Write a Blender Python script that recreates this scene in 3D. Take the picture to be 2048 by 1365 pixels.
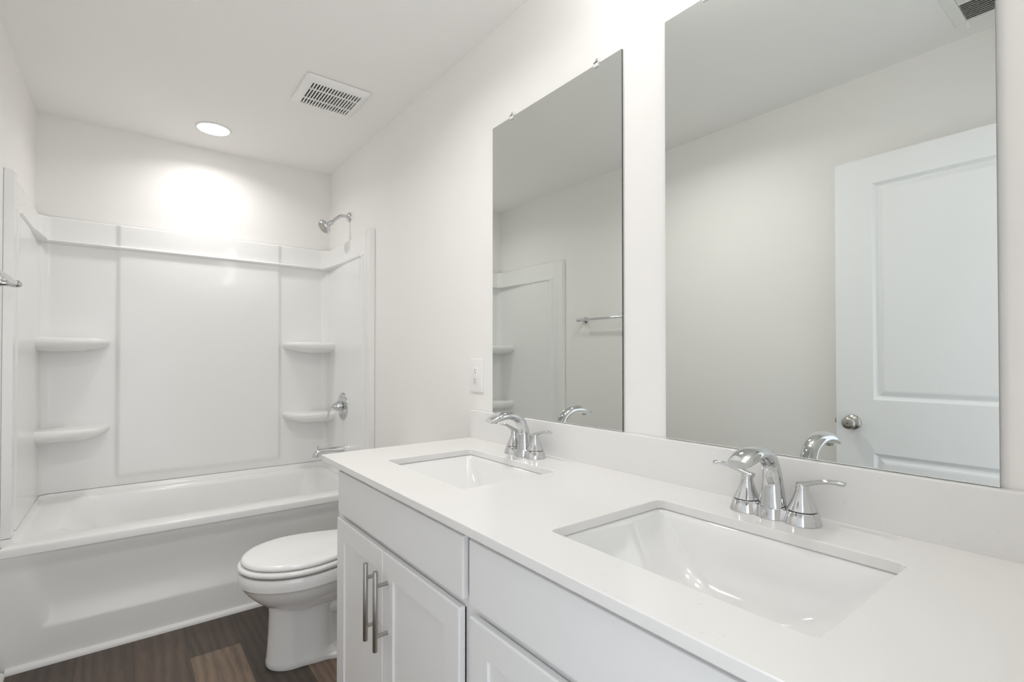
import bpy, bmesh, math, random
from mathutils import Vector, Matrix

# ------------------------------------------------------------------ clear
for o in list(bpy.data.objects):
    bpy.data.objects.remove(o, do_unlink=True)
SC = bpy.context.scene
COL = SC.collection
PI = math.pi

# ------------------------------------------------------------------ camera
cam_d = bpy.data.cameras.new('camera')
cam_d.sensor_fit = 'HORIZONTAL'
cam_d.sensor_width = 36.0
cam_d.lens = 36.0 * 1002.9 / 2048.0
cam_d.shift_y = 0.01105
cam_d.clip_start = 0.02
cam = bpy.data.objects.new('camera', cam_d)
cam.location = (-1.1073, 0.0, 1.1910)
cam.rotation_euler = (PI / 2 + 0.01056, 0.0, -0.65758)
COL.objects.link(cam)
SC.camera = cam

# ------------------------------------------------------------------ world, exposure
world = bpy.data.worlds.new('daylight')
SC.world = world
world.use_nodes = True
bg = world.node_tree.nodes['Background']
bg.inputs['Color'].default_value = (0.90, 0.945, 1.0, 1)      # daylight that reaches the bathroom through its open doorway
bg.inputs['Strength'].default_value = 0.29
SC.view_settings.view_transform = 'Standard'
SC.view_settings.look = 'None'
SC.view_settings.exposure = 2.76
SC.view_settings.gamma = 1.0
SC.view_settings.use_curve_mapping = False
SC.cycles.max_bounces = 14
SC.cycles.diffuse_bounces = 8
SC.cycles.glossy_bounces = 6
SC.cycles.sample_clamp_indirect = 6.0
TUB_LIGHT = 0.49          # watts of the recessed lamp over the tub
ROOM_FILL = 0.95        # watts of the unseen fill lamp added in front of the vanity
VANITY_LIGHT = 2.3       # emission of the two glass shades above the mirrors

# ------------------------------------------------------------------ room sizes (metres)
D = 3.484                 # far wall
H = 2.44                  # ceiling
def wall_x(y):            # the left wall runs slightly out of square
    return -1.494 + 0.022 * y / D

# ================================================================== helpers
def tag(o, label=None, cat=None, group=None, kind=None):
    if label: o['label'] = label
    if cat: o['category'] = cat
    if group: o['group'] = group
    if kind: o['kind'] = kind
    return o

def empty(name, loc, label, cat, group=None):
    o = bpy.data.objects.new(name, None)
    o.empty_display_size = 0.05
    o.location = loc
    COL.objects.link(o)
    return tag(o, label, cat, group)

def follow_wall(bm):
    """the alcove pieces are fitted to the left wall, which runs a little out of square"""
    for v in bm.verts:
        w = 1 - sm(-1.46, -1.22, v.co.x)
        v.co.x += (wall_x(v.co.y) + 0.002 - TX0) * w

def link(name, bm, m, parent=None, smooth=None, bevel=None, bseg=2, recalc=True):
    """bm holds world coordinates; the object keeps them whatever its parent"""
    if recalc:
        bmesh.ops.recalc_face_normals(bm, faces=bm.faces)
    me = bpy.data.meshes.new(name)
    bm.to_mesh(me); bm.free()
    for mm in (m if isinstance(m, (list, tuple)) else [m]):
        me.materials.append(mm)
    if smooth is not None:
        for p in me.polygons: p.use_smooth = True
        me.set_sharp_from_angle(angle=math.radians(smooth))
    o = bpy.data.objects.new(name, me)
    COL.objects.link(o)
    if parent is not None:
        bpy.context.view_layer.update()
        o.parent = parent
        o.matrix_parent_inverse = parent.matrix_world.inverted()
    if bevel:
        md = o.modifiers.new('bevel', 'BEVEL')
        md.width = bevel; md.segments = bseg; md.limit_method = 'ANGLE'
        md.angle_limit = math.radians(35)
        md.harden_normals = False
    return o

def new(): return bmesh.new()

def box(bm, x0, x1, y0, y1, z0, z1, mi=0):
    v = [bm.verts.new((x, y, z)) for x in (x0, x1) for y in (y0, y1) for z in (z0, z1)]
    fs = []
    for q in ((0, 1, 3, 2), (4, 6, 7, 5), (0, 4, 5, 1), (2, 3, 7, 6), (0, 2, 6, 4), (1, 5, 7, 3)):
        f = bm.faces.new([v[i] for i in q]); f.material_index = mi; fs.append(f)
    return fs

def prism(bm, pts, z0, z1):
    lo = [bm.verts.new((x, y, z0)) for x, y in pts]
    hi = [bm.verts.new((x, y, z1)) for x, y in pts]
    n = len(pts)
    bm.faces.new(lo[::-1]); bm.faces.new(hi)
    for i in range(n):
        bm.faces.new((lo[i], lo[(i + 1) % n], hi[(i + 1) % n], hi[i]))

def loft(bm, rings, cap0=True, cap1=True, closed=True, mi=0):
    vr = [[bm.verts.new(p) for p in r] for r in rings]
    n = len(rings[0])
    for a, b in zip(vr, vr[1:]):
        for i in range(n if closed else n - 1):
            j = (i + 1) % n
            f = bm.faces.new((a[i], a[j], b[j], b[i])); f.material_index = mi
    if cap0: bm.faces.new(vr[0][::-1]).material_index = mi
    if cap1: bm.faces.new(vr[-1]).material_index = mi
    return vr

def frame_for(axis):
    w = Vector(axis).normalized()
    a = Vector((0, 0, 1)) if abs(w.z) < 0.9 else Vector((1, 0, 0))
    u = a.cross(w).normalized(); v = w.cross(u)
    return u, v, w

def lathe(bm, prof, origin=(0, 0, 0), axis=(0, 0, 1), n=40, cap0=True, cap1=True, mi=0):
    """prof: (radius, height) along axis"""
    u, v, w = frame_for(axis); o = Vector(origin)
    rings = [[o + w * h + (u * math.cos(2 * PI * k / n) + v * math.sin(2 * PI * k / n)) * max(r, 1e-4) for k in range(n)] for r, h in prof]
    loft(bm, rings, cap0, cap1, mi=mi)

def tube(bm, pts, rad, n=20, cap=True, flat=None):
    """sweep along pts; rad scalar/list, flat = list of (side, up) radii with +-Y as the side direction"""
    pts = [Vector(p) for p in pts]; N = len(pts); rings = []
    up = None
    for i, p in enumerate(pts):
        t = (pts[min(i + 1, N - 1)] - pts[max(i - 1, 0)]).normalized()
        if up is None:
            a = Vector((0, 1, 0)) if abs(t.y) < 0.9 else Vector((0, 0, 1))
        else:
            a = up
        side = (a - t * a.dot(t)).normalized(); up = side
        nrm = t.cross(side)
        if flat: rs, ru = flat[i]
        else:
            r = rad[i] if isinstance(rad, (list, tuple)) else rad
            rs = ru = r
        rings.append([p + side * rs * math.cos(2 * PI * k / n) + nrm * ru * math.sin(2 * PI * k / n) for k in range(n)])
    loft(bm, rings, cap, cap)

def spline(ctrl, m=8):
    P = [Vector(c) for c in ctrl]; out = []
    for i in range(len(P) - 1):
        p0 = P[max(i - 1, 0)]; p1 = P[i]; p2 = P[i + 1]; p3 = P[min(i + 2, len(P) - 1)]
        for k in range(m):
            t = k / m
            out.append(0.5 * ((2 * p1) + (p2 - p0) * t + (2 * p0 - 5 * p1 + 4 * p2 - p3) * t * t + (3 * p1 - p0 - 3 * p2 + p3) * t ** 3))
    out.append(P[-1])
    return out

def rrect(cx, cy, hx, hy, r, nc=8, ns=6):
    """rounded rectangle in plan, constant number of points so rings can be lofted"""
    r = max(min(r, hx, hy), 1e-5); pts = []
    cs = [(hx - r, hy - r, 0), (-hx + r, hy - r, PI / 2), (-hx + r, -hy + r, PI), (hx - r, -hy + r, 1.5 * PI)]
    for k in range(4):
        ax, ay, a0 = cs[k]
        arc = [(cx + ax + r * math.cos(a0 + PI / 2 * i / nc), cy + ay + r * math.sin(a0 + PI / 2 * i / nc)) for i in range(nc + 1)]
        pts += arc
        bx, by, b0 = cs[(k + 1) % 4]
        nx, ny = cx + bx + r * math.cos(b0), cy + by + r * math.sin(b0)
        lx, ly = arc[-1]
        for i in range(1, ns):
            t = i / ns
            pts.append((lx + (nx - lx) * t, ly + (ny - ly) * t))
    return pts

def at_z(pts, z): return [(x, y, z) for x, y in pts]
def sm(a, b, t):
    t = max(0.0, min(1.0, (t - a) / (b - a)))
    return t * t * (3 - 2 * t)

def copy_tree(o, delta, parent=None):
    c = o.copy(); COL.objects.link(c)
    if parent is None:
        c.location = Vector(o.location) + Vector(delta)
    else:
        c.parent = parent
        c.matrix_parent_inverse = o.matrix_parent_inverse.copy()
    for ch in list(o.children): copy_tree(ch, delta, c)
    return c

# ================================================================== materials
def mat(name, color, rough=0.5, metal=0.0, coat=0.0, bump=0.0, bscale=200.0, var=0.0, vscale=6.0, spec=0.5, ior=None, trans=0.0):
    m = bpy.data.materials.new(name); m.use_nodes = True
    nt = m.node_tree; b = nt.nodes['Principled BSDF']
    b.inputs['Base Color'].default_value = (*color, 1)
    b.inputs['Roughness'].default_value = rough
    b.inputs['Metallic'].default_value = metal
    b.inputs['Specular IOR Level'].default_value = spec
    if coat:
        b.inputs['Coat Weight'].default_value = coat
        b.inputs['Coat Roughness'].default_value = 0.04
    if ior: b.inputs['IOR'].default_value = ior
    if trans: b.inputs['Transmission Weight'].default_value = trans
    tc = nt.nodes.new('ShaderNodeTexCoord')
    if var:
        n = nt.nodes.new('ShaderNodeTexNoise'); n.inputs['Scale'].default_value = vscale; n.inputs['Detail'].default_value = 3
        nt.links.new(tc.outputs['Object'], n.inputs['Vector'])
        r = nt.nodes.new('ShaderNodeMixRGB'); r.blend_type = 'MIX'
        r.inputs[1].default_value = tuple(c * (1 - var) for c in color) + (1,)
        r.inputs[2].default_value = tuple(min(1, c * (1 + var)) for c in color) + (1,)
        nt.links.new(n.outputs['Fac'], r.inputs[0]); nt.links.new(r.outputs[0], b.inputs['Base Color'])
    if bump:
        n2 = nt.nodes.new('ShaderNodeTexNoise'); n2.inputs['Scale'].default_value = bscale; n2.inputs['Detail'].default_value = 2
        nt.links.new(tc.outputs['Object'], n2.inputs['Vector'])
        bp = nt.nodes.new('ShaderNodeBump'); bp.inputs['Strength'].default_value = bump; bp.inputs['Distance'].default_value = 0.002
        nt.links.new(n2.outputs['Fac'], bp.inputs['Height']); nt.links.new(bp.outputs[0], b.inputs['Normal'])
    return m

def emit(name, color, strength):
    m = bpy.data.materials.new(name); m.use_nodes = True
    nt = m.node_tree; b = nt.nodes['Principled BSDF']
    b.inputs['Base Color'].default_value = (0.9, 0.9, 0.9, 1)
    b.inputs['Emission Color'].default_value = (*color, 1)
    b.inputs['Emission Strength'].default_value = strength
    return m

PAINT = mat('wall paint', (0.872, 0.860, 0.843), 0.55, bump=0.06, bscale=260, var=0.012, vscale=3)
CEIL = mat('ceiling paint', (0.90, 0.89, 0.875), 0.75, bump=0.08, bscale=220, var=0.012, vscale=3)
TRIM = mat('trim paint', (0.84, 0.84, 0.83), 0.32, var=0.008)
ACRYL = mat('white acrylic', (0.86, 0.86, 0.85), 0.24, coat=0.15, var=0.006, vscale=2)
PORC = mat('white porcelain', (0.84, 0.84, 0.832), 0.07, coat=0.6, var=0.006, vscale=4)
SEATM = mat('white seat plastic', (0.88, 0.88, 0.87), 0.16, coat=0.3, var=0.005)
CAB = mat('cabinet paint', (0.86, 0.862, 0.86), 0.36, bump=0.02, bscale=120, var=0.01)
CHROME = mat('chrome', (0.64, 0.65, 0.66), 0.045, 1.0, var=0.01)
NICKEL = mat('brushed nickel', (0.40, 0.38, 0.355), 0.33, 1.0, bump=0.03, bscale=400, var=0.05, vscale=60)
SATIN = mat('satin nickel', (0.46, 0.45, 0.42), 0.26, 1.0, var=0.05, vscale=40)
MIRR = mat('silvered glass', (0.745, 0.77, 0.75), 0.0, 1.0, var=0.002)
MEDGE = mat('glass edge', (0.035, 0.05, 0.045), 0.12, 0.0, coat=0.6, var=0.2, vscale=80)
PLAST = mat('white plastic', (0.86, 0.855, 0.84), 0.3, var=0.006)
DARK = mat('dark cavity', (0.012, 0.012, 0.011), 0.8, var=0.1)
CLEAR = mat('clear plastic', (0.93, 0.94, 0.94), 0.08, 0.0, trans=0.25, ior=1.46, var=0.005)
CAULK = mat('grey caulk', (0.42, 0.42, 0.40), 0.6, var=0.05)
BLACK = mat('black gap', (0.02, 0.02, 0.02), 0.5, var=0.1)
DOORP = mat('door paint', (0.87, 0.88, 0.89), 0.34, bump=0.015, bscale=150, var=0.006)
LAMP = emit('lamp lens', (1.0, 0.98, 0.953), 1.6)
SHADE = emit('lit glass shade', (1.0, 0.975, 0.945), VANITY_LIGHT)

def quartz():
    m = bpy.data.materials.new('white quartz'); m.use_nodes = True
    nt = m.node_tree; b = nt.nodes['Principled BSDF']
    tc = nt.nodes.new('ShaderNodeTexCoord')
    v = nt.nodes.new('ShaderNodeTexVoronoi'); v.inputs['Scale'].default_value = 260
    nt.links.new(tc.outputs['Object'], v.inputs['Vector'])
    cr = nt.nodes.new('ShaderNodeValToRGB')
    cr.color_ramp.elements[0].position = 0.0; cr.color_ramp.elements[0].color = (0.77, 0.762, 0.745, 1)
    cr.color_ramp.elements[1].position = 0.12; cr.color_ramp.elements[1].color = (0.815, 0.808, 0.795, 1)
    nt.links.new(v.outputs['Distance'], cr.inputs[0])
    n = nt.nodes.new('ShaderNodeTexNoise'); n.inputs['Scale'].default_value = 90; n.inputs['Detail'].default_value = 1
    nt.links.new(tc.outputs['Object'], n.inputs['Vector'])
    c2 = nt.nodes.new('ShaderNodeValToRGB')
    c2.color_ramp.elements[0].position = 0.22; c2.color_ramp.elements[0].color = (0.95, 0.94, 0.925, 1)
    c2.color_ramp.elements[1].position = 0.27; c2.color_ramp.elements[1].color = (1, 1, 1, 1)
    nt.links.new(n.outputs['Fac'], c2.inputs[0])
    mx = nt.nodes.new('ShaderNodeMixRGB'); mx.blend_type = 'MULTIPLY'; mx.inputs[0].default_value = 1
    nt.links.new(cr.outputs[0], mx.inputs[1]); nt.links.new(c2.outputs[0], mx.inputs[2])
    nt.links.new(mx.outputs[0], b.inputs['Base Color'])
    b.inputs['Roughness'].default_value = 0.17
    return m
QUARTZ = quartz()

SEED = 5.5
def wood():
    m = bpy.data.materials.new('dark vinyl planks'); m.use_nodes = True
    nt = m.node_tree; b = nt.nodes['Principled BSDF']; L = nt.links.new
    tc = nt.nodes.new('ShaderNodeTexCoord')
    sp = nt.nodes.new('ShaderNodeSeparateXYZ'); L(tc.outputs['Object'], sp.inputs[0])
    def math_(op, a, bv):
        n = nt.nodes.new('ShaderNodeMath'); n.operation = op
        for i, s in enumerate((a, bv)):
            if isinstance(s, (int, float)): n.inputs[i].default_value = s
            else: L(s, n.inputs[i])
        return n.outputs[0]
    W_, L_ = 0.178, 1.22
    v = math_('DIVIDE', math_('ADD', sp.outputs['X'], 0.717), W_)
    row = math_('FLOOR', v, 0)
    wr = nt.nodes.new('ShaderNodeTexWhiteNoise'); wr.noise_dimensions = '1D'; L(row, wr.inputs['W'])
    # the plank row right in front of the toilet has its joint at y = 2.36
    u = math_('DIVIDE', math_('SUBTRACT', 2.36, sp.outputs['Y']), L_)
    u = math_('ADD', u, math_('MULTIPLY', math_('ADD', row, 1.0), 0.381))
    cell = math_('FLOOR', u, 0)
    cb = nt.nodes.new('ShaderNodeCombineXYZ'); L(row, cb.inputs[0]); L(cell, cb.inputs[1]); cb.inputs[2].default_value = SEED
    wn = nt.nodes.new('ShaderNodeTexWhiteNoise'); wn.noise_dimensions = '3D'; L(cb.outputs[0], wn.inputs['Vector'])
    # grain: noise stretched along the plank, shifted per plank
    sh = nt.nodes.new('ShaderNodeVectorMath'); sh.operation = 'SCALE'; L(wn.outputs['Color'], sh.inputs[0]); sh.inputs['Scale'].default_value = 7.0
    ad = nt.nodes.new('ShaderNodeVectorMath'); ad.operation = 'ADD'; L(tc.outputs['Object'], ad.inputs[0]); L(sh.outputs[0], ad.inputs[1])
    mp = nt.nodes.new('ShaderNodeMapping'); mp.inputs['Scale'].default_value = (1.0, 0.12, 1.0); L(ad.outputs[0], mp.inputs[0])
    g1 = nt.nodes.new('ShaderNodeTexNoise'); g1.inputs['Scale'].default_value = 95; g1.inputs['Detail'].default_value = 5; g1.inputs['Roughness'].default_value = 0.62; L(mp.outputs[0], g1.inputs['Vector'])
    wv = nt.nodes.new('ShaderNodeTexWave'); wv.wave_type = 'BANDS'; wv.bands_direction = 'X'
    wv.inputs['Scale'].default_value = 9; wv.inputs['Distortion'].default_value = 14; wv.inputs['Detail'].default_value = 2; wv.inputs['Detail Scale'].default_value = 0.6
    L(mp.outputs[0], wv.inputs['Vector'])
    g2 = nt.nodes.new('ShaderNodeTexNoise'); g2.inputs['Scale'].default_value = 9; g2.inputs['Detail'].default_value = 2; L(mp.outputs[0], g2.inputs['Vector'])
    base = nt.nodes.new('ShaderNodeValToRGB')
    e = base.color_ramp.elements
    e[0].position = 0.0; e[0].color = (0.056, 0.040, 0.030, 1)
    e[1].position = 1.0; e[1].color = (0.230, 0.162, 0.112, 1)
    k = e.new(0.55); k.color = (0.098, 0.068, 0.049, 1)
    L(wn.outputs['Value'], base.inputs[0])
    gr = math_('ADD', math_('MULTIPLY', g1.outputs['Fac'], 0.75), math_('ADD', math_('MULTIPLY', wv.outputs['Fac'], 0.28), math_('MULTIPLY', g2.outputs['Fac'], 0.45)))
    mul = nt.nodes.new('ShaderNodeMixRGB'); mul.blend_type = 'MULTIPLY'; mul.inputs[0].default_value = 1
    gc = nt.nodes.new('ShaderNodeCombineXYZ')
    gr2 = math_('ADD', math_('MULTIPLY', gr, 1.15), 0.10)
    for i in range(3): L(gr2, gc.inputs[i])
    L(base.outputs[0], mul.inputs[1]); L(gc.outputs[0], mul.inputs[2])
    # joints
    def edge(s, w):
        f = math_('FRACT', s, 0)
        a = math_('MINIMUM', f, math_('SUBTRACT', 1.0, f))
        return math_('GREATER_THAN', a, w)
    jt = math_('MULTIPLY', edge(v, 0.007), edge(u, 0.0012))
    j2 = math_('ADD', math_('MULTIPLY', jt, 0.5), 0.5)
    jc = nt.nodes.new('ShaderNodeCombineXYZ')
    for i in range(3): L(j2, jc.inputs[i])
    m2 = nt.nodes.new('ShaderNodeMixRGB'); m2.blend_type = 'MULTIPLY'; m2.inputs[0].default_value = 1
    L(mul.outputs[0], m2.inputs[1]); L(jc.outputs[0], m2.inputs[2])
    L(m2.outputs[0], b.inputs['Base Color'])
    b.inputs['Roughness'].default_value = 0.42
    bp = nt.nodes.new('ShaderNodeBump'); bp.inputs['Strength'].default_value = 0.12; bp.inputs['Distance'].default_value = 0.001
    L(g1.outputs['Fac'], bp.inputs['Height']); L(bp.outputs[0], b.inputs['Normal'])
    return m
WOOD = wood()

# ================================================================== the room shell
def struct(name, bm, m, **k):
    o = link(name, bm, m, **k); o['kind'] = 'structure'; return o

T = 0.12
NW0, NW1 = -0.085, 0.045      # near wall (the doorway the picture was taken from)
DX0, DX1 = -1.49, -0.665     # its opening
bm = new(); box(bm, -1.75, T, -0.4, D + T, -0.08, 0.0); struct('floor', bm, WOOD)
bm = new(); box(bm, -1.75, T, NW0, D + T, H, H + 0.08); struct('ceiling', bm, CEIL)
bm = new(); box(bm, 0.0, T, NW0, D + T, 0, H); struct('wall_right', bm, PAINT)
bm = new(); box(bm, wall_x(D) - T, 0.0, D, D + T, 0, H); struct('wall_far', bm, PAINT)
bm = new(); prism(bm, [(wall_x(NW0), NW0), (wall_x(D), D), (wall_x(D) - T, D), (wall_x(NW0) - T, NW0)], 0, H); struct('wall_left', bm, PAINT)
bm = new()
box(bm, DX1, 0.0, NW0, NW1, 0, H)
box(bm, DX0, DX1, NW0, NW1, 2.09, H)
box(bm, wall_x(0) - 0.005, DX0, NW0, NW1, 0, H)
struct('wall_near', bm, PAINT)
# door lining of the near wall
bm = new()
box(bm, DX1 - 0.018, DX1, NW0 - 0.005, NW1 + 0.002, 0, 2.09)
box(bm, DX0, DX0 + 0.018, NW0 - 0.005, NW1 + 0.002, 0, 2.09)
box(bm, DX0, DX1, NW0 - 0.005, NW1 + 0.002, 2.072, 2.09)
struct('trim_2', bm, TRIM)

# baseboards with shoe moulding
def base_profile(t=0.013, h=0.083):
    return [(0, 0), (t + 0.012, 0), (t + 0.011, 0.009), (t + 0.006, 0.016), (t, 0.019), (t, h - 0.012), (t * 0.55, h - 0.003), (t * 0.4, h), (0, h)]
def sweep_profile(bm, prof, p0, p1, nrm):
    p0, p1, nrm = Vector(p0), Vector(p1), Vector(nrm)
    loft(bm, [[p + nrm * a + Vector((0, 0, b)) for a, b in prof] for p in (p0, p1)])
bm = new()
dwall = Vector((wall_x(2.66) - wall_x(0.9), 2.66 - 0.9, 0)).normalized(); nw = Vector((dwall.y, -dwall.x, 0))
sweep_profile(bm, base_profile(), (wall_x(NW1), NW1, 0), (wall_x(2.642), 2.642, 0), nw)
struct('baseboard_left', bm, TRIM)
bm = new(); sweep_profile(bm, base_profile(), (0, 1.66, 0), (0, 2.642, 0), (-1, 0, 0)); struct('baseboard_right', bm, TRIM)
# quarter round along the tub
bm = new()
sweep_profile(bm, [(0, 0), (0.019, 0), (0.0185, 0.008), (0.0155, 0.0155), (0.008, 0.0205), (0, 0.022)], (wall_x(2.66) + 0.022, 2.662, 0), (-0.026, 2.662, 0), (0, -1, 0))
struct('trim_1', bm, TRIM, smooth=40)

# ================================================================== bathtub
TX0, TX1 = -1.470, -0.003
t = empty('bathtub', (-0.74, 3.06, 0), 'white alcove bathtub with a plain recessed apron along the far wall', 'bathtub')
def tub_rings():
    R = []
    cx, cy = (TX0 + TX1) / 2, (2.645 + 3.468) / 2
    hx, hy = (TX1 - TX0) / 2, (3.468 - 2.645) / 2
    R.append((cx, cy, hx, hy, 0.001, 0.440))
    R.append((cx, cy, hx, hy, 0.002, 0.464))
    R.append((cx, cy, hx - 0.002, hy - 0.002, 0.004, 0.4705))
    R.append((cx, cy, hx - 0.006, hy - 0.006, 0.008, 0.4742))
    R.append((cx, cy, hx - 0.013, hy - 0.013, 0.014, 0.4752))
    x0, x1, y0, y1 = -1.315, -0.085, 2.755, 3.405
    def q(i0, ix1, iy0, iy1, r, z):
        a0, a1, b0, b1 = x0 + i0, x1 - ix1, y0 + iy0, y1 - iy1
        return ((a0 + a1) / 2, (b0 + b1) / 2, (a1 - a0) / 2, (b1 - b0) / 2, r, z)
    R.append(q(-0.012, -0.012, -0.012, -0.012, 0.10, 0.4755))
    R.append(q(0, 0, 0, 0, 0.10, 0.472))
    R.append(q(0.010, 0.006, 0.008, 0.008, 0.10, 0.463))
    R.append(q(0.022, 0.010, 0.013, 0.013, 0.10, 0.447))
    R.append(q(0.085, 0.020, 0.022, 0.022, 0.125, 0.36))
    R.append(q(0.165, 0.035, 0.034, 0.034, 0.16, 0.25))
    R.append(q(0.235, 0.050, 0.050, 0.050, 0.19, 0.165))
    R.append(q(0.285, 0.075, 0.075, 0.075, 0.20, 0.120))
    R.append(q(0.340, 0.120, 0.120, 0.120, 0.18, 0.103))
    R.append(q(0.50, 0.28, 0.24, 0.24, 0.05, 0.100))
    return [at_z(rrect(a, b, c, d_, r, 10, 10), z) for a, b, c, d_, r, z in R]
bm = new(); loft(bm, tub_rings(), cap0=False)
follow_wall(bm); link('basin', bm, ACRYL, t, smooth=50)
# apron with its sunk panel
bm = new()
NX, NZ = 150, 60
grid = []
for j in range(NZ + 1):
    z = 0.457 * j / NZ; row = []
    for i in range(NX + 1):
        x = TX0 + (TX1 - TX0) * i / NX
        y = 2.660 - 0.014 * sm(0.37, 0.452, z)
        slant = 0.035 * sm(0.15, 0.40, z)
        inset = sm(-1.365 - slant, -1.325 - slant, x) * (1 - sm(-0.16, -0.12, x))
        tz = max(0.0, min(1.0, (z - 0.143) / 0.10))
        dep = 0.020 * (1 - (1 - tz) ** 2) * (1 - 0.9 * sm(0.26, 0.44, z))
        row.append(bm.verts.new((x, y + dep * inset, z)))
    grid.append(row)
for j in range(NZ):
    for i in range(NX):
        bm.faces.new((grid[j][i], grid[j][i + 1], grid[j + 1][i + 1], grid[j + 1][i]))
tip = [bm.verts.new((v.co.x, 2.70, v.co.z)) for v in grid[-1]]
bot = [bm.verts.new((v.co.x, 2.70, v.co.z)) for v in grid[0]]
for i in range(NX):
    bm.faces.new((grid[-1][i], grid[-1][i + 1], tip[i + 1], tip[i]))
    bm.faces.new((grid[0][i + 1], grid[0][i], bot[i], bot[i + 1]))
    bm.faces.new((tip[i], tip[i + 1], bot[i + 1], bot[i]))
follow_wall(bm); link('apron', bm, ACRYL, t, smooth=60)
# raised cove between the tub deck and the wall panels
bm = new()
def u_path(e, r, n=10):
    """plan path left front -> corner -> back -> corner -> right front at distance e off the walls"""
    xl, xr, yb, yf = TX0 + e, TX1 - e, D - 0.004 - e, 2.690
    P = [(xl, yf + (yb - r - yf) * i / 14) for i in range(15)]
    P += [(xl + r - r * math.cos(PI / 2 * i / n), yb - r + r * math.sin(PI / 2 * i / n)) for i in range(1, n + 1)]
    m = 60
    P += [(xl + r + (xr - xl - 2 * r) * i / m, yb) for i in range(1, m)]
    P += [(xr - r + r * math.sin(PI / 2 * i / n), yb - r + r * math.cos(PI / 2 * i / n)) for i in range(0, n + 1)]
    P += [(xr, yb - r - (yb - r - yf) * i / 14) for i in range(1, 15)]
    return P
prof = [(0.070, 0.470), (0.055, 0.4745), (0.042, 0.479), (0.034, 0.486), (0.031, 0.494), (0.0295, 0.4980), (0.027, 0.4985), (-0.001, 0.4985)]
rings = [at_z(u_path(e, 0.05), z) for e, z in prof]
vr = loft(bm, rings, False, False, closed=False)
for k in (0, -1):
    foot = [bm.verts.new((v.co.x, v.co.y, 0.470)) for v in (vr[0][k], vr[-1][k])]
    bm.faces.new([r[k] for r in vr] + [foot[1], foot[0]])
follow_wall(bm); link('deck_lip', bm, ACRYL, t, smooth=50)

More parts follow.
